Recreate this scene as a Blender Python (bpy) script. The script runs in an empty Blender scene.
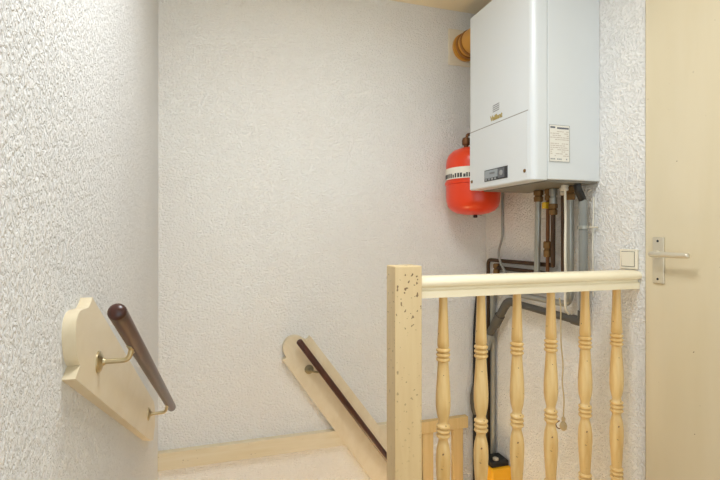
import bpy, bmesh, math, random
from math import sin, cos, pi, radians, atan2, sqrt
from mathutils import Vector, Matrix

random.seed(4)
S = bpy.context.scene
C = S.collection

# ------------------------------------------------------------------ camera, sky, lights, exposure
CAM_H = 1.12
cam_d = bpy.data.cameras.new('camera')
cam_d.sensor_width = 36.0
cam_d.lens = 23.0
cam_d.shift_y = -4.5 / 720
cam_d.clip_start = 0.02
cam = bpy.data.objects.new('camera', cam_d)
C.objects.link(cam)
cam.location = (0, 0, CAM_H)
cam.rotation_euler = (pi / 2, 0, -radians(17.4))
S.camera = cam

W = bpy.data.worlds.new('daylight')
W.use_nodes = True
W.node_tree.nodes['Background'].inputs[0].default_value = (0.84, 0.94, 1.0, 1)
W.node_tree.nodes['Background'].inputs[1].default_value = 1.75
S.world = W

ld = bpy.data.lights.new('landing_ceiling_light', 'AREA')
ld.shape = 'DISK'
ld.size = 0.6
ld.energy = 20
ld.color = (0.93, 0.97, 1.0)
lo = bpy.data.objects.new('landing_ceiling_light', ld)
C.objects.link(lo)
lo.location = (0.34, 0.92, 2.41)

hd = bpy.data.lights.new('stairwell_warm_fill', 'POINT')  # added warm fill from below, lifts the shade under the boiler and low walls
hd.shadow_soft_size = 0.25
hd.energy = 50
hd.color = (1.0, 0.76, 0.40)
ho = bpy.data.objects.new('stairwell_warm_fill', hd)
C.objects.link(ho)
ho.location = (0.05, 2.12, -2.0)

S.view_settings.view_transform = 'Standard'
S.view_settings.look = 'None'
S.view_settings.gamma = 1.0
S.view_settings.use_curve_mapping = False
S.view_settings.exposure = 0.16


# ------------------------------------------------------------------ materials
def lin(r, g, b):
    f = lambda c: (c / 255 / 12.92) if c / 255 <= 0.04045 else ((c / 255 + 0.055) / 1.055) ** 2.4
    return (f(r), f(g), f(b), 1)


def base_mat(name, col, rough=0.5, metal=0.0, spec=0.5):
    m = bpy.data.materials.new(name)
    m.use_nodes = True
    b = m.node_tree.nodes['Principled BSDF']
    b.inputs['Base Color'].default_value = col
    b.inputs['Roughness'].default_value = rough
    b.inputs['Metallic'].default_value = metal
    b.inputs['Specular IOR Level'].default_value = spec
    return m


def nd(m, t, **kw):
    n = m.node_tree.nodes.new(t)
    for k, v in kw.items():
        setattr(n, k, v)
    return n


def ln(m, a, b):
    m.node_tree.links.new(a, b)


def coords(m, scale=(1, 1, 1), rot=(0, 0, 0)):
    tc = nd(m, 'ShaderNodeTexCoord')
    mp = nd(m, 'ShaderNodeMapping')
    mp.inputs['Scale'].default_value = scale
    mp.inputs['Rotation'].default_value = rot
    ln(m, tc.outputs['Object'], mp.inputs['Vector'])
    return mp.outputs['Vector']


def noise(m, vec, scale, detail=2, rough=0.5, dist=0.0):
    n = nd(m, 'ShaderNodeTexNoise')
    n.inputs['Scale'].default_value = scale
    n.inputs['Detail'].default_value = detail
    n.inputs['Roughness'].default_value = rough
    n.inputs['Distortion'].default_value = dist
    ln(m, vec, n.inputs['Vector'])
    return n.outputs['Fac']


def ramp(m, fac, stops):
    r = nd(m, 'ShaderNodeValToRGB')
    el = r.color_ramp.elements
    while len(el) < len(stops):
        el.new(0.5)
    for e, (p, c) in zip(el, stops):
        e.position = p
        e.color = c
    ln(m, fac, r.inputs['Fac'])
    return r.outputs['Color']


def mixc(m, fac, a, b, mode='MIX'):
    x = nd(m, 'ShaderNodeMix', data_type='RGBA', blend_type=mode)
    if hasattr(fac, 'is_linked'):
        ln(m, fac, x.inputs[0])
    else:
        x.inputs[0].default_value = fac
    for i, v in ((6, a), (7, b)):
        if hasattr(v, 'is_linked'):
            ln(m, v, x.inputs[i])
        else:
            x.inputs[i].default_value = v
    return x.outputs[2]


def bump(m, h, strength, dist):
    b = nd(m, 'ShaderNodeBump')
    b.inputs['Strength'].default_value = strength
    b.inputs['Distance'].default_value = dist
    ln(m, h, b.inputs['Height'])
    ln(m, b.outputs['Normal'], m.node_tree.nodes['Principled BSDF'].inputs['Normal'])


def setcol(m, out):
    ln(m, out, m.node_tree.nodes['Principled BSDF'].inputs['Base Color'])


G = lambda v: (v, v, v, 1)


def plaster(name, col, col2, scale, strength, dist, stretch=(1, 1, 1), rot=(0, 0, 0), swirl=1.2):
    m = base_mat(name, col, 0.75, spec=0.3)
    v = coords(m, stretch, rot)
    n1 = noise(m, v, scale, 2.5, 0.55, swirl)
    r1 = ramp(m, n1, [(0.36, G(0)), (0.5, G(0.75)), (0.66, G(1))])
    v2 = coords(m)
    n2 = noise(m, v2, scale * 3.1, 2, 0.5, 0.4)
    h = mixc(m, 0.22, r1, n2)
    n3 = noise(m, v2, 1.7, 3, 0.55)
    setcol(m, mixc(m, ramp(m, n3, [(0.35, G(0)), (0.7, G(1))]), col, col2))
    bump(m, h, strength, dist)
    return m


def painted(name, col, col2, rough=0.4, specks=0.0, spz=None, grain=None):
    """painted or varnished timber: faint streaks along the grain, optional chips"""
    m = base_mat(name, col, rough)
    v = coords(m, grain or (30, 30, 2))
    n = noise(m, v, 1.0, 3, 0.6, 0.6)
    c = mixc(m, ramp(m, n, [(0.35, G(0)), (0.7, G(1))]), col, col2)
    if specks:
        n2 = noise(m, coords(m), 75, 1.5, 0.5)
        k = ramp(m, n2, [(specks, G(0)), (specks + 0.03, G(1))])
        if spz:
            tc = nd(m, 'ShaderNodeTexCoord')
            sp = nd(m, 'ShaderNodeSeparateXYZ')
            ln(m, tc.outputs['Object'], sp.inputs[0])
            mr = nd(m, 'ShaderNodeMapRange')
            mr.inputs[1].default_value, mr.inputs[2].default_value = spz
            ln(m, sp.outputs['Z'], mr.inputs[0])
            k = mixc(m, 1.0, k, mr.outputs[0], 'MULTIPLY')
        c = mixc(m, k, c, lin(112, 84, 52))
    setcol(m, c)
    return m


M = {}
M['plaster_left'] = plaster('stroked_plaster', lin(222, 222, 221), lin(227, 227, 226), 100, 0.68, 0.008,
                            stretch=(1, 1.25, 0.75), rot=(radians(28), 0, 0), swirl=0.9)
M['plaster_back'] = plaster('back_plaster', lin(239, 236, 231), lin(241, 240, 236), 112, 0.72, 0.0085, stretch=(0.85, 1, 1.15), swirl=0.2)
M['plaster_right'] = plaster('pebbled_plaster', lin(236, 235, 232), lin(240, 239, 237), 112, 0.78, 0.0085, swirl=0.25)
M['ceiling'] = plaster('ceiling_paint', lin(238, 226, 196), lin(240, 229, 202), 60, 0.12, 0.003)
M['floor'] = painted('floor_boards', lin(222, 188, 134), lin(212, 176, 120), 0.5, grain=(2, 30, 2))
M['stair'] = painted('stair_treads', lin(226, 180, 112), lin(212, 164, 96), 0.45, grain=(3, 30, 3))
M['cream'] = painted('cream_gloss_paint', lin(240, 226, 192), lin(237, 221, 183), 0.32)
M['newel'] = painted('chipped_cream_paint', lin(222, 199, 154), lin(214, 188, 142), 0.38, specks=0.655, spz=(0.3, 1.0))
M['rail_cream'] = painted('cream_rail_paint', lin(247, 237, 210), lin(243, 230, 197), 0.3, grain=(2, 30, 30))
M['pine'] = painted('varnished_pine', lin(232, 205, 148), lin(208, 168, 102), 0.36, specks=0.735)
M['trim'] = painted('cream_trim_paint', lin(222, 210, 184), lin(214, 199, 166), 0.45, specks=0.72, grain=(3, 30, 30))
M['batten'] = painted('pine_batten', lin(220, 190, 134), lin(208, 176, 116), 0.45)
M['board'] = painted('cream_board_paint', lin(224, 210, 182), lin(216, 200, 168), 0.4, grain=(20, 4, 12))
M['door'] = painted('cream_door_paint', lin(218, 206, 178), lin(214, 201, 170), 0.35, specks=0.775, grain=(6, 6, 1.0))
M['dark_wood'] = painted('dark_varnished_wood', lin(78, 40, 28), lin(52, 24, 17), 0.3, grain=(40, 5, 8))
M['brass'] = base_mat('aged_brass', lin(198, 184, 150), 0.34, 1.0)
M['dull_brass'] = base_mat('dull_brass', lin(128, 98, 58), 0.5, 0.7)
M['dull_metal'] = base_mat('dull_grey_brass', lin(142, 132, 104), 0.55, 0.5)
M['plate'] = base_mat('cream_plate', lin(232, 222, 200), 0.5)
M['copper'] = base_mat('tarnished_copper', lin(112, 74, 44), 0.5, 0.6)
M['dark_copper'] = base_mat('dark_copper', lin(74, 54, 36), 0.55, 0.4)
M['grey_pipe'] = base_mat('grey_painted_pipe', lin(158, 158, 150), 0.32, 0.5)
M['pvc'] = base_mat('grey_pvc', lin(128, 130, 126), 0.5)
M['dark_pvc'] = base_mat('dark_grey_pvc', lin(78, 75, 69), 0.6)
M['black'] = base_mat('black_rubber', lin(22, 21, 20), 0.6)
M['white_plastic'] = base_mat('white_plastic', lin(226, 220, 204), 0.4)
M['cream_plastic'] = base_mat('cream_plastic', lin(232, 224, 204), 0.35)
M['enamel'] = base_mat('white_enamel', lin(213, 217, 219), 0.32)
M['enamel_dark'] = base_mat('grey_sheet_metal', lin(132, 128, 118), 0.5, 0.3)
M['gap'] = base_mat('seam_shadow', lin(150, 147, 140), 0.7)
M['red'] = base_mat('red_enamel', lin(222, 62, 24), 0.28)
M['label'] = base_mat('white_paper', lin(226, 222, 210), 0.6)
M['sticker'] = base_mat('sticker_paper', lin(226, 223, 214), 0.5)
M['ink'] = base_mat('black_ink', lin(58, 56, 58), 0.6)
M['head_ink'] = base_mat('blue_grey_ink', lin(96, 98, 108), 0.6)
M['pale_ink'] = base_mat('pale_ink', lin(190, 178, 166), 0.6)
M['grey_ink'] = base_mat('grey_ink', lin(146, 148, 150), 0.5)
M['gold'] = base_mat('gold_ink', lin(176, 158, 98), 0.4, 0.3)
M['display'] = base_mat('lcd_grey', lin(150, 156, 160), 0.25)
M['panel_grey'] = base_mat('panel_grey', lin(98, 100, 104), 0.4)
M['panel_dark'] = base_mat('panel_black', lin(40, 42, 46), 0.35)
M['flue'] = base_mat('orange_flue_plastic', lin(206, 150, 62), 0.4)
M['flue_dark'] = base_mat('brown_flue_rubber', lin(150, 98, 36), 0.5)
M['yellow'] = base_mat('yellow_enamel', lin(238, 172, 22), 0.4)
M['yellow_tag'] = base_mat('yellow_handle', lin(214, 176, 34), 0.45)
M['steel'] = base_mat('satin_steel', lin(214, 206, 188), 0.38, 0.6)
M['cord'] = base_mat('grubby_cord', lin(196, 178, 140), 0.8)


# ------------------------------------------------------------------ mesh helpers
def obj(name, bm, mat, parent=None, smooth=False, bevel=0.0):
    bmesh.ops.recalc_face_normals(bm, faces=bm.faces)
    me = bpy.data.meshes.new(name)
    bm.to_mesh(me)
    bm.free()
    me.materials.append(mat)
    o = bpy.data.objects.new(name, me)
    C.objects.link(o)
    if smooth:
        for p in me.polygons:
            p.use_smooth = True
        md = o.modifiers.new('edges', 'EDGE_SPLIT')
        md.split_angle = radians(42)
    if bevel:
        b = o.modifiers.new('bevel', 'BEVEL')
        b.width = bevel
        b.segments = 2
        b.limit_method = 'ANGLE'
    if parent:
        o.parent = parent
        o.matrix_parent_inverse = Matrix.Translation(-gloc(parent))
    return o


def gloc(o):
    v = Vector(o.location)
    p = o.parent
    if p is not None:
        return Vector((0, 0, 0)) if o.type == 'MESH' else v + gloc(p)
    return v


def thing(name, label, cat, loc=(0, 0, 0), group=None):
    o = bpy.data.objects.new(name, None)
    o.empty_display_size = 0.05
    C.objects.link(o)
    o.location = loc
    return tag(o, label, cat, group)


def tag(o, label, cat, group=None):
    o['label'] = label
    o['category'] = cat
    if group:
        o['group'] = group
    return o


def struct(name, bm, mat, bevel=0.0):
    o = obj(name, bm, mat, bevel=bevel)
    o['kind'] = 'structure'
    return o


def box(bm, lo_, hi):
    x0, y0, z0 = lo_
    x1, y1, z1 = hi
    v = [bm.verts.new(p) for p in ((x0, y0, z0), (x1, y0, z0), (x1, y1, z0), (x0, y1, z0),
                                   (x0, y0, z1), (x1, y0, z1), (x1, y1, z1), (x0, y1, z1))]
    for f in ((3, 2, 1, 0), (4, 5, 6, 7), (0, 1, 5, 4), (1, 2, 6, 5), (2, 3, 7, 6), (3, 0, 4, 7)):
        bm.faces.new([v[i] for i in f])
    return bm


def B(lo_, hi):
    return box(bmesh.new(), lo_, hi)


def prism(pts, a0, a1, axis, bm=None):
    """polygon of 2-D points swept from a0 to a1 along an axis (x: pts are y,z ; y: x,z ; z: x,y)"""
    bm = bm or bmesh.new()
    def P(p, a):
        return {'x': (a, p[0], p[1]), 'y': (p[0], a, p[1]), 'z': (p[0], p[1], a)}[axis]
    n = len(pts)
    va = [bm.verts.new(P(p, a0)) for p in pts]
    vb = [bm.verts.new(P(p, a1)) for p in pts]
    bm.faces.new(va)
    bm.faces.new(vb[::-1])
    for i in range(n):
        bm.faces.new((va[i], va[(i + 1) % n], vb[(i + 1) % n], vb[i]))
    return bm


def lathe(prof, centre, axis=(0, 0, 1), seg=28, bm=None):
    """prof: list of (radius, distance along the axis)"""
    bm = bm or bmesh.new()
    ax = Vector(axis).normalized()
    u = ax.orthogonal().normalized()
    w = ax.cross(u)
    c = Vector(centre)
    rings = []
    for r, h in prof:
        if r < 1e-6:
            rings.append([bm.verts.new(c + ax * h)])
        else:
            rings.append([bm.verts.new(c + ax * h + (u * cos(2 * pi * k / seg) + w * sin(2 * pi * k / seg)) * r) for k in range(seg)])
    for a, b in zip(rings, rings[1:]):
        for k in range(seg):
            k2 = (k + 1) % seg
            if len(a) == 1 and len(b) == 1:
                continue
            if len(a) == 1:
                bm.faces.new((a[0], b[k], b[k2]))
            elif len(b) == 1:
                bm.faces.new((a[k], b[0], a[k2]))
            else:
                bm.faces.new((a[k], b[k], b[k2], a[k2]))
    if len(rings[0]) > 1:
        bm.faces.new(rings[0])
    if len(rings[-1]) > 1:
        bm.faces.new(rings[-1][::-1])
    return bm


def fillet(pts, r, n=6):
    pts = [Vector(p) for p in pts]
    out = [pts[0]]
    for a, b, c in zip(pts, pts[1:], pts[2:]):
        d1, d2 = (a - b), (c - b)
        t = min(r, d1.length * 0.48, d2.length * 0.48)
        p0, p2 = b + d1.normalized() * t, b + d2.normalized() * t
        for k in range(n + 1):
            s = k / n
            out.append((1 - s) ** 2 * p0 + 2 * s * (1 - s) * b + s * s * p2)
    out.append(pts[-1])
    return out


def tube(pts, r, bend=0.0, seg=14, bm=None, round_ends=False):
    bm = bm or bmesh.new()
    P = fillet(pts, bend) if bend else [Vector(p) for p in pts]
    rad = [r] * len(P)
    if round_ends:
        a, b = (P[1] - P[0]).normalized(), (P[-1] - P[-2]).normalized()
        head, tail, hr, tr = [], [], [], []
        for k in range(5):
            t = k / 5 * pi / 2
            head.append(P[0] - a * r * 0.7 * cos(t))
            hr.append(max(1e-4, r * sin(t)))
            tail.append(P[-1] + b * r * 0.7 * cos(t))
            tr.append(max(1e-4, r * sin(t)))
        P = head + P + tail[::-1]
        rad = hr + rad + tr[::-1]
    rings = []
    t0 = (P[1] - P[0]).normalized()
    u = t0.orthogonal().normalized()
    for i, p in enumerate(P):
        if i == 0:
            t = t0
        elif i == len(P) - 1:
            t = (P[i] - P[i - 1]).normalized()
        else:
            t = ((P[i] - P[i - 1]).normalized() + (P[i + 1] - P[i]).normalized()).normalized()
        u = (u - t * u.dot(t)).normalized()
        w = t.cross(u)
        rings.append([bm.verts.new(p + (u * cos(2 * pi * k / seg) + w * sin(2 * pi * k / seg)) * rad[i]) for k in range(seg)])
    for a, b in zip(rings, rings[1:]):
        for k in range(seg):
            k2 = (k + 1) % seg
            bm.faces.new((a[k], a[k2], b[k2], b[k]))
    bm.faces.new(rings[0][::-1])
    bm.faces.new(rings[-1])
    return bm


# ------------------------------------------------------------------ the setting
XL, XR, YB, ZC = -0.264, 1.541, 2.40, 2.433
YF = -1.3                       # the landing is open to daylight behind the camera
ZD = -2.6                       # foot of the stairwell
DY0, DY1, DZ = 0.50, 1.33, 2.03  # door in the right wall

struct('wall_back', B((XL - 0.1, YB, ZD), (XR + 0.1, YB + 0.1, ZC)), M['plaster_back'])
struct('wall_left', B((XL - 0.1, YF, ZD), (XL, YB, ZC)), M['plaster_left'])
bm = bmesh.new()
box(bm, (XR, DY1, ZD), (XR + 0.1, YB, ZC))
box(bm, (XR, YF, 0), (XR + 0.1, DY0, ZC))
box(bm, (XR, DY0, DZ), (XR + 0.1, DY1, ZC))
box(bm, (XR + 0.045, DY0, 0), (XR + 0.1, DY1, DZ))   # added backing, keeps sky light out of the gaps round the door leaf
struct('wall_right', bm, M['plaster_right'])
struct('ceiling', B((XL - 0.1, YF, ZC), (XR + 0.1, YB + 0.1, ZC + 0.1)), M['ceiling'])
bm = bmesh.new()                # landing with the stair opening at its far left
box(bm, (XL, YF, -0.2), (XR + 0.1, 0.95, 0))
box(bm, (0.53, 0.95, -0.2), (XR, 1.43, 0))
struct('floor', bm, M['floor'])
struct('floor.001', B((XL - 0.1, 0.75, ZD - 0.1), (XR + 0.1, YB + 0.1, ZD)), M['floor'])
bm = bmesh.new()                # winding flight down the well
SX = [(XL, 0.53, 0.95), (XL, 0.53, 1.20), (XL, 0.53, 1.45), (XL, 0.53, 1.70)]
for k, (xa, xb_, ya) in enumerate(SX):
    box(bm, (xa, ya, -0.24 - 0.2 * k), (xb_, ya + 0.26, -0.2 - 0.2 * k))
struct('floor.002', bm, M['stair'])
struct('wall_stairwell', B((XL, 0.75, ZD), (XR, 0.85, -0.2)), M['plaster_back'])

struct('trim_1', prism([(YB, -0.002), (YB, 0.084), (YB - 0.026, 0.080), (YB - 0.026, -0.002)], XL, 1.09, 'x'), M['trim'])

door = struct('door_1', B((XR - 0.004, DY0 + 0.003, 0.006), (XR + 0.036, DY1 - 0.003, DZ - 0.003)), M['door'], bevel=0.003)
pl = obj('handle_plate', B((XR - 0.012, 1.247, 0.946), (XR - 0.004, 1.291, 1.114)), M['steel'], door, bevel=0.003)
for z in (0.962, 1.100):
    obj('screw', lathe([(0.0, 0.0), (0.0045, 0.0), (0.0045, 0.001), (0.0, 0.0012)], (XR - 0.012, 1.269, z), (-1, 0, 0), 10), M['panel_dark'], pl)
lv = tube([(XR - 0.010, 1.270, 1.053), (1.487, 1.270, 1.053), (1.483, 1.125, 1.053)], 0.0095, 0.02, 14, round_ends=True)
obj('lever', lv, M['steel'], door, smooth=True)
obj('rosette', lathe([(0.013, 0), (0.013, 0.008), (0.011, 0.010)], (XR - 0.012, 1.270, 1.053), (-1, 0, 0), 20), M['steel'], pl, smooth=True)

# ------------------------------------------------------------------ balustrade
t = thing('balustrade', 'cream wooden balustrade with chipped newel post and six turned balusters', 'balustrade', (1.0, 1.38, 0))
bm = B((0.533, 1.335, 0), (0.625, 1.412, 1.024))
obj('newel_post', bm, M['newel'], t, bevel=0.0035)
YR = 1.384
half = [(0.030, 0.917), (0.031, 0.938), (0.029, 0.941), (0.023, 0.943), (0.022, 0.949), (0.027, 0.953), (0.037, 0.956), (0.0405, 0.963),
        (0.0395, 0.972), (0.034, 0.980), (0.023, 0.9855), (0.010, 0.987)]
rail = [(YR + a, z) for a, z in half] + [(YR - a, z) for a, z in half[::-1]]
obj('handrail', prism(rail, 0.624, XR, 'x'), M['rail_cream'], t, smooth=True)


def curve2(pts, n=4):
    """smooth 2-D curve through the points"""
    P = [Vector(p) for p in pts]
    P = [2 * P[0] - P[1]] + P + [2 * P[-1] - P[-2]]
    out = []
    for a, b, c, d_ in zip(P, P[1:], P[2:], P[3:]):
        for k in range(n):
            u = k / n
            q = 0.5 * (2 * b + (c - a) * u + (2 * a - 5 * b + 4 * c - d_) * u * u + (3 * b - a - 3 * c + d_) * u ** 3)
            out.append((q.x, q.y))
    out.append(tuple(P[-2]))
    return out


def ringset(c):
    r, s = [], 0.0155
    for k in (-1, 0, 1):
        z = c + k * s
        r += [(0.0172, z - 0.0077), (0.0205, z - 0.0055), (0.0235, z - 0.001), (0.0228, z + 0.0035), (0.0172, z + 0.0077)]
    return r


ZM = 0.468
up = [(0.0165, 0.026), (0.0155, 0.032), (0.0180, 0.042), (0.0222, 0.060), (0.0246, 0.085), (0.0248, 0.11), (0.0232, 0.145), (0.0205, 0.185), (0.0182, 0.222), (0.0176, 0.229)]
top = [(0.0176, 0.279), (0.0200, 0.284), (0.0190, 0.305), (0.0168, 0.36), (0.0145, 0.42), (0.0142, 0.452)]
bal = [(r, ZM - z) for r, z in top[::-1]] + ringset(ZM - 0.254) + [(r, ZM - z) for r, z in up[::-1]] + ringset(ZM) \
    + [(r, ZM + z) for r, z in up] + ringset(ZM + 0.254) + [(r, ZM + z) for r, z in top]
bal[0] = (bal[0][0], 0.0)
first = None
for x in (0.725, 0.8695, 1.0145, 1.1585, 1.3120, 1.4610):
    if first is None:
        first = obj('baluster', lathe(bal, (x, YR, 0), seg=24), M['pine'], t, smooth=True)
        x0 = x
    else:
        b = first.copy()
        C.objects.link(b)
        b.matrix_parent_inverse = first.matrix_parent_inverse.copy()
        b.location = (x - x0, 0, 0)

# ------------------------------------------------------------------ handrail on the left wall
XF = -0.242
t = thing('wall_handrail', 'dark round handrail on a cream scalloped board, left textured wall', 'handrail', (XL, 1.4, 0.6))
prof = [(0.946, 0.861), (0.978, 0.877), (0.964, 0.890), (0.954, 0.908), (0.948, 0.930), (0.948, 0.950), (0.955, 0.967), (0.968, 0.976), (0.984, 0.979),
        (1.010, 0.978), (1.036, 0.976), (1.056, 0.984), (1.066, 0.993), (2.052, 0.438), (2.082, 0.400), (2.082, 0.330), (2.030, 0.290), (1.902, 0.347)]
prof = curve2(prof[1:10]) + prof[10:] + prof[:1]
obj('backing_board', prism(prof, XL, XF, 'x'), M['board'], t, smooth=True)
ra, rb = Vector((-0.172, 0.935, 0.980)), Vector((-0.172, 2.02, 0.420))
obj('rail', tube([ra, rb], 0.0165, seg=20, round_ends=True), M['dark_wood'], t, smooth=True)


def bracket(base, out, railp, parent):
    """rosette on the board, swan-neck arm and a saddle under the rail"""
    base, out, railp = Vector(base), Vector(out), Vector(railp)
    b = obj('bracket', tube([base, base + out * 0.034, railp + Vector((0, 0, -0.040)) - out * 0.010, railp + Vector((0, 0, -0.012)) - out * 0.004], 0.0056, 0.024, 12), M['brass'], parent, smooth=True)
    obj('rosette', lathe([(0.024, 0), (0.024, 0.003), (0.018, 0.007), (0.009, 0.010), (0.007, 0.014)], base, out, 22), M['brass'], b, smooth=True)
    return b


d = (rb - ra).normalized()
for yb_ in (1.115, 1.885):
    k = (yb_ - ra.y) / (rb.y - ra.y)
    rp = ra.lerp(rb, k)
    b = bracket((XF, yb_, rp.z - 0.040), (1, 0, 0), rp, t)
    sv = Vector((-0.006, 0, -0.0155))
    sd = tube([rp - d * 0.026 + sv, rp + d * 0.026 + sv], 0.0055, seg=10)
    obj('saddle', sd, M['brass'], b, smooth=True)

# ------------------------------------------------------------------ handrail on the back wall
t = thing('wall_handrail', 'steep dark handrail on a cream board, back wall behind the newel post', 'handrail', (0.6, YB, 0.2))
prof = [(0.326, 0.483), (0.345, 0.494), (0.335, 0.512), (0.330, 0.535), (0.331, 0.558), (0.347, 0.586), (0.365, 0.597), (0.388, 0.602), (0.412, 0.598),
        (0.435, 0.584), (0.450, 0.575), (0.462, 0.582), (0.471, 0.594)]
lo_end = (0.805 + 0.28, -0.21 - 0.395)
hi_end = (0.894 + 0.30, 0.02 - 0.407)
prof += [hi_end, (1.215, -0.47), (1.20, -0.56), lo_end]
prof = curve2(prof[1:11]) + prof[11:] + prof[:1]
obj('backing_board', prism(prof, 2.364, YB, 'y'), M['board'], t, smooth=True)
ra, rb = Vector((0.403, 2.308, 0.583)), Vector((1.10, 2.308, -0.383))
obj('rail', tube([ra, rb], 0.0165, seg=20, round_ends=True), M['dark_wood'], t, smooth=True)
d = (rb - ra).normalized()
for k in (0.165, 0.86):
    rp = ra.lerp(rb, k)
    base = Vector((rp.x - 0.055, 2.364, rp.z + 0.0))
    b = obj('bracket', tube([base, base + Vector((0, -0.03, 0)), rp + Vector((-0.016, 0.030, -0.012)), rp + Vector((-0.004, 0.012, -0.004))], 0.0058, 0.02, 12), M['dull_metal'], t, smooth=True)
    obj('rosette', lathe([(0.024, 0), (0.024, 0.003), (0.018, 0.007), (0.009, 0.010), (0.007, 0.014)], base, (0, -1, 0), 22), M['dull_metal'], b, smooth=True)

# ------------------------------------------------------------------ wooden batten panel at the back
t = thing('batten_panel', 'low pine panel of upright battens under a cap, behind the balusters', 'panel', (1.2, YB, -0.9))
obj('cap_rail', B((1.092, YB - 0.034, 0.002), (1.402, YB, 0.068)), M['batten'], t, bevel=0.002)
for x in (1.118, 1.309):
    obj('batten', B((x, YB - 0.026, -0.9), (x + 0.064, YB, 0.001)), M['batten'], t, bevel=0.002)
obj('foot_rail', B((1.092, YB - 0.034, -0.97), (1.402, YB, -0.9)), M['batten'], t, bevel=0.002)

# ------------------------------------------------------------------ boiler
XB, YN, YFAR = 1.206, 1.543, 2.03      # front face, near side, far side
Z0, Z1, ZS = 1.3435, 2.198, 1.628      # bottom, top, seam in the front
t = thing('boiler', 'white wall-hung combi boiler with small grey display', 'boiler', (XR, 1.79, Z0))
obj('casing', B((1.277, YN + 0.002, Z0 + 0.004), (XR, YFAR - 0.004, 2.125)), M['enamel'], t, bevel=0.004)
cov = [(XB, YN + 0.022), (XB + 0.004, YN + 0.010), (XB + 0.014, YN + 0.002), (XB + 0.024, YN), (1.275, YN), (1.275, YFAR), (XB + 0.03, YFAR), (XB, YFAR - 0.012)]
obj('front_cover', prism(cov, Z0, Z1, 'z'), M['enamel'], t, bevel=0.004)
obj('lower_flap', B((XB - 0.0015, YN + 0.030, Z0 + 0.004), (XB + 0.004, YFAR - 0.012, ZS - 0.002)), M['enamel'], t, bevel=0.001)
obj('seam', B((XB - 0.0006, YN + 0.030, ZS - 0.002), (XB + 0.004, YFAR - 0.012, ZS + 0.0022)), M['gap'], t)
obj('underside', B((1.282, YN + 0.014, Z0 - 0.004), (XR - 0.002, YFAR - 0.016, Z0 + 0.003)), M['enamel_dark'], t)
for y in (1.593, 1.998):
    s = obj('screw', lathe([(0.0075, 0), (0.0075, 0.002), (0.005, 0.004), (0, 0.004)], (XB - 0.0015, y, 1.3845), (-1, 0, 0), 14), M['dull_brass'], t, smooth=True)
XF2 = XB - 0.0015
# control panel
cp = obj('control_panel', B((XF2 - 0.0025, 1.708, 1.371), (XF2 + 0.004, 1.885, 1.4235)), M['panel_dark'], t, bevel=0.001)
obj('display', B((XF2 - 0.004, 1.778, 1.3845), (XF2 - 0.002, 1.879, 1.4195)), M['display'], cp)
obj('readout', B((XF2 - 0.0046, 1.80, 1.401), (XF2 - 0.0038, 1.84, 1.409)), M['panel_grey'], cp)
obj('knob_field', B((XF2 - 0.004, 1.727, 1.3765), (XF2 - 0.002, 1.775, 1.4195)), M['panel_grey'], cp)
obj('knob', lathe([(0.012, 0), (0.012, 0.003), (0.0, 0.003)], (XF2 - 0.004, 1.748, 1.398), (-1, 0, 0), 16), M['grey_ink'], cp, smooth=True)
for y in (1.868, 1.844, 1.820, 1.796):
    obj('button', B((XF2 - 0.005, y - 0.006, 1.374), (XF2 - 0.002, y + 0.006, 1.3825)), M['grey_ink'], cp)
# maker's emblem (grey slanted lines) and gold lettering
bm = bmesh.new()
for k in range(4):
    z = 1.680 + k * 0.009
    prism([(1.823, z), (1.775, z + 0.002), (1.770, z + 0.007), (1.818, z + 0.005)], XB - 0.0008, XB + 0.001, 'x', bm)
obj('emblem', bm, M['grey_ink'], t)


def lettering(name, body, size, origin, xdir, zdir, mat, parent, shear=0.0, weight=0.0):
    cu = bpy.data.curves.new(name, 'FONT')
    cu.body = body
    cu.size = size
    cu.shear = shear
    cu.offset = weight
    cu.extrude = 0.0006
    cu.align_x = 'CENTER'
    cu.align_y = 'CENTER'
    tmp = bpy.data.objects.new(name, cu)
    C.objects.link(tmp)
    dg = bpy.context.evaluated_depsgraph_get()
    me = bpy.data.meshes.new_from_object(tmp.evaluated_get(dg))
    bpy.data.objects.remove(tmp)
    xd, zd = Vector(xdir), Vector(zdir)
    yd = xd.cross(zd)
    o_ = Vector(origin)
    for v in me.vertices:
        c = v.co
        v.co = o_ + xd * c.x + zd * c.y + yd * c.z
    me.name = name
    me.materials.clear()
    me.materials.append(mat)
    o = bpy.data.objects.new(name, me)
    C.objects.link(o)
    o.parent = parent
    o.matrix_parent_inverse = Matrix.Translation(-gloc(parent))
    return o


lettering('lettering', 'Vaillant', 0.031, (XB - 0.0008, 1.796, 1.654), (0, -1, 0), (0, 0, 1), M['gold'], t, 0.1, 0.0014)
# information sticker on the near side
st = obj('sticker', B((1.2835, YN - 0.0005, 1.420), (1.384, YN + 0.003, 1.569)), M['sticker'], t)
bm = bmesh.new()
yk = YN - 0.001
for (xa, xb_, za) in ((1.289, 1.312, 1.555), (1.322, 1.379, 1.553)):
    box(bm, (xa, yk, za), (xb_, yk + 0.001, za + 0.007))
rs = random.Random(7)
obj('heading', bm, M['head_ink'], st)
bm = bmesh.new()
for r in range(13):
    z = 1.541 - r * 0.0082
    x = 1.289
    while x < 1.374:
        w = rs.uniform(0.006, 0.02)
        if rs.random() > 0.22 and r not in (5,):
            box(bm, (x, yk, z), (min(x + w, 1.379), yk + 0.001, z + 0.0028))
        x += w + 0.003
obj('small_print', bm, M['pale_ink'], st)
bm = bmesh.new()
for x in (1.290, 1.298, 1.306, 1.322, 1.330, 1.338, 1.366):
    box(bm, (x, yk, 1.428), (x + 0.006, yk + 0.001, 1.433))
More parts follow.
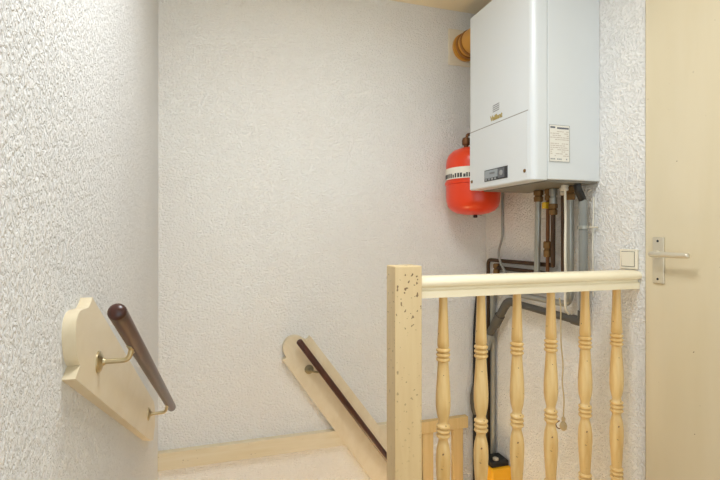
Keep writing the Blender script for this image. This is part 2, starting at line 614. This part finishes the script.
for (a, b_) in (((1.2835, 1.420), (1.384, 1.4215)), ((1.2835, 1.5675), (1.384, 1.569)), ((1.2835, 1.420), (1.285, 1.569)), ((1.3825, 1.420), (1.384, 1.569))):
    box(bm, (a[0], yk, a[1]), (b_[0], yk + 0.001, b_[1]))
obj('border', bm, M['grey_ink'], st)

# ------------------------------------------------------------------ expansion vessel
t = thing('expansion_vessel', 'red expansion vessel hanging beside the white boiler', 'vessel', (1.332, 2.2, 1.23))
vc = (1.332, 2.2, 0)
R = 0.144
body_lo = [(0.0, 1.231), (0.045, 1.233), (0.085, 1.241), (0.115, 1.255), (0.134, 1.276), (0.142, 1.305), (R, 1.335), (R, 1.402)]
body_hi = [(R, 1.402), (R, 1.500), (0.141, 1.530), (0.130, 1.556), (0.108, 1.577), (0.075, 1.590), (0.04, 1.596), (0, 1.597)]
obj('lower_shell', lathe(body_lo, vc, seg=40), M['red'], t, smooth=True)
obj('upper_shell', lathe(body_hi, vc, seg=40), M['red'], t, smooth=True)
obj('flange', lathe([(R, 1.393), (R + 0.006, 1.396), (R + 0.006, 1.408), (R, 1.411)], vc, seg=40), M['red'], t, smooth=True)
lb = obj('label_band', lathe([(R, 1.418), (R + 0.0012, 1.418), (R + 0.0012, 1.478), (R, 1.478)], vc, seg=48), M['label'], t, smooth=True)
bm = bmesh.new()
rs = random.Random(3)
a = radians(150)
while a < radians(290):
    w = radians(rs.uniform(2.5, 5))
    r0, r1 = R + 0.0012, R + 0.0022
    zt = 1.446 if rs.random() > 0.3 else 1.440
    pts = [(vc[0] + rr * cos(an), vc[1] + rr * sin(an)) for rr, an in ((r0 - 0.001, a), (r1, a), (r1, a + w), (r0 - 0.001, a + w))]
    prism(pts, 1.424, zt, 'z', bm)
    a += w + radians(rs.uniform(1.2, 3.0))
obj('print', bm, M['ink'], lb)
obj('drain_cap', lathe([(0.008, 1.216), (0.011, 1.219), (0.011, 1.228), (0.007, 1.233)], (1.338, 2.185, 0), seg=14), M['black'], t, smooth=True)
obj('valve', lathe([(0.012, 1.594), (0.012, 1.606), (0.020, 1.609), (0.022, 1.630), (0.019, 1.645), (0.008, 1.650)], (1.290, 2.2, 0), seg=18), M['copper'], t, smooth=True)
obj('feed_pipe', tube([(1.296, 2.2, 1.635), (1.296, 2.2, 1.668), (1.34, 2.2, 1.668), (1.34, 2.0305, 1.668)], 0.008, 0.02, 12), M['copper'], t, smooth=True)
obj('strap', B((1.310, 2.340, 1.33), (1.354, YB, 1.36)), M['enamel_dark'], t)

# ------------------------------------------------------------------ flue
t = thing('flue_pipe', 'orange flue pipe with square plate at the top of back wall', 'flue', (1.39, YB, 2.215))
obj('wall_plate', B((1.288, YB - 0.012, 2.112), (1.50, YB, 2.321)), M['plate'], t, bevel=0.003)
obj('pipe', tube([(1.388, YB - 0.01, 2.216), (1.388, 1.79, 2.216), (1.388, 1.79, 2.1255)], 0.070, 0.09, 32), M['flue'], t, smooth=True)
for y0_, r_ in ((2.365, 0.080), (2.335, 0.076), (2.295, 0.0745)):
    obj('collar', lathe([(0.069, 0), (r_, 0.002), (r_ + 0.001, 0.010), (r_, 0.018), (0.069, 0.020)], (1.388, y0_, 2.216), (0, 1, 0), 36), M['flue_dark'] if r_ < 0.08 else M['flue'], t, smooth=True)

# ------------------------------------------------------------------ switch
t = thing('light_switch', 'square cream wall switch just above the end of the balustrade rail', 'switch', (XR, 1.396, 1.027))
obj('frame', B((XR - 0.010, 1.357, 0.990), (XR, 1.436, 1.067)), M['cream_plastic'], t, bevel=0.003)
obj('gap', B((XR - 0.0106, 1.3665, 0.9985), (XR - 0.008, 1.4265, 1.0585)), M['enamel_dark'], t)
obj('rocker', prism([(XR - 0.0125, 1.001), (XR - 0.009, 1.001), (XR - 0.009, 1.056), (XR - 0.0145, 1.056)], 1.369, 1.424, 'y'), M['cream_plastic'], t, bevel=0.0015)

# ------------------------------------------------------------------ pipework under the boiler
XP, XW = 1.49, 1.521            # line of the risers, line of the runs close to the wall


def nut(x, y, z0, z1, r, mat, parent, name='fitting', seg=6):
    h = z1 - z0
    return obj(name, lathe([(r * 0.8, 0), (r, h * 0.06), (r, h * 0.42), (r * 0.78, h * 0.48), (r * 0.78, h * 0.55), (r * 1.05, h * 0.6), (r * 1.05, h * 0.94), (r * 0.8, h)], (x, y, z0), seg=seg * 2), mat, parent)


t = thing('grey_pipe', 'grey pipe with brass nut, leftmost riser below the boiler', 'pipe', (XP, 1.87, 0.88))
obj('pipe', tube([(XP, 1.866, 1.335), (XP, 1.878, 0.885), (XP, 2.262, 0.885), (XP, 2.262, 0.84)], 0.0145, 0.045), M['grey_pipe'], t, smooth=True)
nut(XP, 1.866, 1.283, 1.338, 0.022, M['dull_brass'], t)

t = thing('copper_pipe', 'thin copper riser with yellow tap handle under the boiler', 'pipe', (XP, 1.80, 0.91))
obj('pipe', tube([(XP, 1.799, 1.335), (XP, 1.803, 0.862), (XW, 1.83, 0.862), (XW, 2.25, 0.862), (XR - 0.0005, 2.26, 0.862)], 0.0085, 0.02), M['copper'], t, smooth=True)
nut(XP, 1.799, 1.285, 1.338, 0.015, M['dull_brass'], t)
tp = obj('tap_handle', B((XP - 0.026, 1.788, 1.246), (XP + 0.006, 1.812, 1.276)), M['yellow_tag'], t, bevel=0.004)
nut(XP, 1.803, 1.018, 1.092, 0.018, M['dull_brass'], t, 'joint')

t = thing('copper_pipe', 'copper riser bending left into the upper run along the wall', 'pipe', (XP, 1.765, 0.98))
obj('pipe', tube([(XP, 1.764, 1.335), (XP, 1.766, 0.979), (XW - 0.003, 1.80, 0.979), (XW - 0.003, 2.340, 0.979), (XW - 0.003, 2.340, -1.2)], 0.0105, 0.030), M['dark_copper'], t, smooth=True)
nut(XP, 1.764, 1.262, 1.338, 0.017, M['grey_pipe'], t)
nut(XP, 1.765, 1.215, 1.268, 0.019, M['dull_brass'], t, 'valve')

t = thing('copper_pipe', 'dark copper riser right of the brass valve, feeding the second run', 'pipe', (XP, 1.708, 0.94))
obj('pipe', tube([(XP + 0.008, 1.708, 1.338), (XP + 0.008, 1.708, 0.938), (XW, 1.74, 0.938), (XW, 2.262, 0.938), (XR - 0.0005, 2.272, 0.938)], 0.0105, 0.030), M['dark_copper'], t, smooth=True)
nut(XP + 0.008, 1.708, 1.300, 1.338, 0.016, M['steel'], t)
nut(XW, 2.262, 0.93 - 0.03, 0.93 + 0.03, 0.018, M['dull_brass'], t, 'joint')

t = thing('white_hose', 'thin cream hose hanging from a white nut under the boiler', 'hose', (1.45, 1.64, 0.80))
obj('hose', tube([(1.45, 1.644, 1.335), (1.452, 1.642, 1.20), (1.448, 1.640, 1.06), (1.45, 1.640, 0.93), (1.452, 1.645, 0.86), (1.462, 1.655, 0.80), (1.485, 1.66, 0.774)], 0.0055, 0.04, 12), M['white_plastic'], t, smooth=True)
nut(1.45, 1.644, 1.315, 1.339, 0.015, M['white_plastic'], t, 'nut')

t = thing('grey_pipe', 'grey riser with double brass nut beside the cream hose', 'pipe', (XP, 1.66, 0.81))
obj('pipe', tube([(XP, 1.657, 1.335), (XP, 1.657, 0.815), (XP, 2.200, 0.815), (1.515, 2.290, 0.80), (1.515, 2.290, -1.2)], 0.0150, 0.05), M['grey_pipe'], t, smooth=True)
nut(XP, 1.657, 1.276, 1.338, 0.0205, M['dull_brass'], t)

t = thing('drain_pipe', 'wide grey drain pipe, rightmost under the boiler, running left below the rail', 'pipe', (XP, 1.58, 0.75))
obj('pipe', tube([(XP, 1.583, 1.272), (XP, 1.583, 0.775)], 0.0175, 0, 18), M['pvc'], t, smooth=True)
obj('horizontal_run', tube([(XP, 1.62, 0.753), (XP, 2.05, 0.767)], 0.0175, 0, 18), M['dark_pvc'], t, smooth=True)
obj('elbow', tube([(XP, 1.583, 0.800), (XP, 1.583, 0.752), (XP, 1.640, 0.7535)], 0.0215, 0.022, 18), M['dark_pvc'], t, smooth=True)
obj('flexible_hose', tube([(1.452, 1.575, 1.334), (1.452, 1.570, 1.312), (XP - 0.004, 1.583, 1.275), (XP, 1.583, 1.262)], 0.016, 0.02, 14), M['black'], t, smooth=True)
dr = obj('waste_run', tube([(XP, 2.02, 0.766), (XP, 2.110, 0.772), (XP - 0.002, 2.212, 0.640), (1.472, 2.262, 0.560), (1.462, 2.302, 0.445), (1.462, 2.31, -1.2)], 0.0225, 0.04, 18), M['dark_pvc'], t, smooth=True)
nutz = tube([(XP - 0.001, 2.18, 0.682), (XP - 0.004, 2.225, 0.620)], 0.027, seg=16)
obj('collar', nutz, M['dark_pvc'], dr, smooth=True)
nutz = tube([(1.474, 2.258, 0.566), (1.466, 2.288, 0.480)], 0.027, seg=16)
obj('collar', nutz, M['pvc'], dr, smooth=True)
cl = obj('clip', lathe([(0.0185, 0), (0.0225, 0), (0.0225, 0.014), (0.0185, 0.014)], (XP, 1.583, 1.148), seg=20), M['grey_pipe'], t)
obj('bracket', tube([(XP + 0.015, 1.572, 1.155), (XR - 0.003, 1.552, 1.155)], 0.0035, seg=10), M['steel'], cl)

t = thing('cable', 'thin pale strand standing in for the highlight right of the wide drain pipe', 'cable', (1.532, 1.562, 1.0))
obj('sheath_or_glint', tube([(1.536, 1.572, 1.285), (1.536, 1.574, 1.22), (1.536, 1.578, 1.10), (1.536, 1.575, 0.86)], 0.0032, 0.03, 10), M['white_plastic'], t, smooth=True)  # highlight along the drain pipe, built as a pale strand

t = thing('cable', 'thin grey cable dropping from beside the red vessel to the pipe runs', 'cable', (1.532, 2.22, 1.0))
obj('sheath_or_glint', tube([(1.532, 2.222, 1.75), (1.532, 2.222, 1.10), (1.494, 2.205, 1.03), (1.486, 2.175, 0.973), (1.484, 2.120, 0.918)], 0.0062, 0.04, 10), M['grey_pipe'], t, smooth=True)

t = thing('black_pipe', 'black insulated pipe standing in the corner behind the second baluster', 'pipe', (1.445, 2.355, -1.2))
obj('pipe', tube([(1.449, 2.362, -1.2), (1.449, 2.362, 0.60), (1.475, 2.368, 0.80)], 0.017, 0.1, 16), M['black'], t, smooth=True)
obj('valve', lathe([(0.017, 0.08), (0.024, 0.10), (0.030, 0.14), (0.030, 0.19), (0.022, 0.235), (0.017, 0.25)], (1.444, 2.358, 0), seg=18), M['dark_pvc'], t, smooth=True)

# pull cord with its knob
t = thing('pull_cord', 'frayed cord with a small pale knob hanging between the balusters', 'cord', (1.465, 1.67, 0.28))
cp_ = [(1.468, 1.700, 0.835), (1.462, 1.690, 0.842), (1.458, 1.678, 0.80), (1.462, 1.683, 0.72), (1.456, 1.675, 0.64), (1.462, 1.668, 0.55), (1.459, 1.672, 0.47), (1.463, 1.663, 0.40), (1.460, 1.665, 0.318)]
obj('cord', tube(cp_, 0.0030, 0.03, 8), M['cord'], t, smooth=True)
kn = obj('knob', lathe([(0.004, 0.322), (0.008, 0.316), (0.008, 0.306), (0.005, 0.302), (0.012, 0.294), (0.016, 0.282), (0.014, 0.270), (0.006, 0.262), (0, 0.261)], (1.460, 1.665, 0), seg=14), M['cord'], t, smooth=True)
obj('loop', tube([(1.452, 1.680, 0.300), (1.446, 1.700, 0.280), (1.450, 1.690, 0.262), (1.456, 1.672, 0.268)], 0.0025, 0.01, 8), M['dull_brass'], kn, smooth=True)

# yellow meter box at the bottom of the grey riser
t = thing('meter_box', 'yellow box with a black top low in the corner, behind the second baluster', 'meter', (1.47, 2.23, -0.40))
obj('body', B((1.418, 2.145, -0.40), (XR, 2.270, -0.142)), M['yellow'], t, bevel=0.008)
obj('top', B((1.428, 2.165, -0.145), (XR - 0.006, 2.262, -0.112)), M['black'], t, bevel=0.006)
obj('cap', lathe([(0.016, 0), (0.016, 0.010), (0.010, 0.014)], (1.468, 2.190, -0.113), seg=14), M['steel'], t, smooth=True)
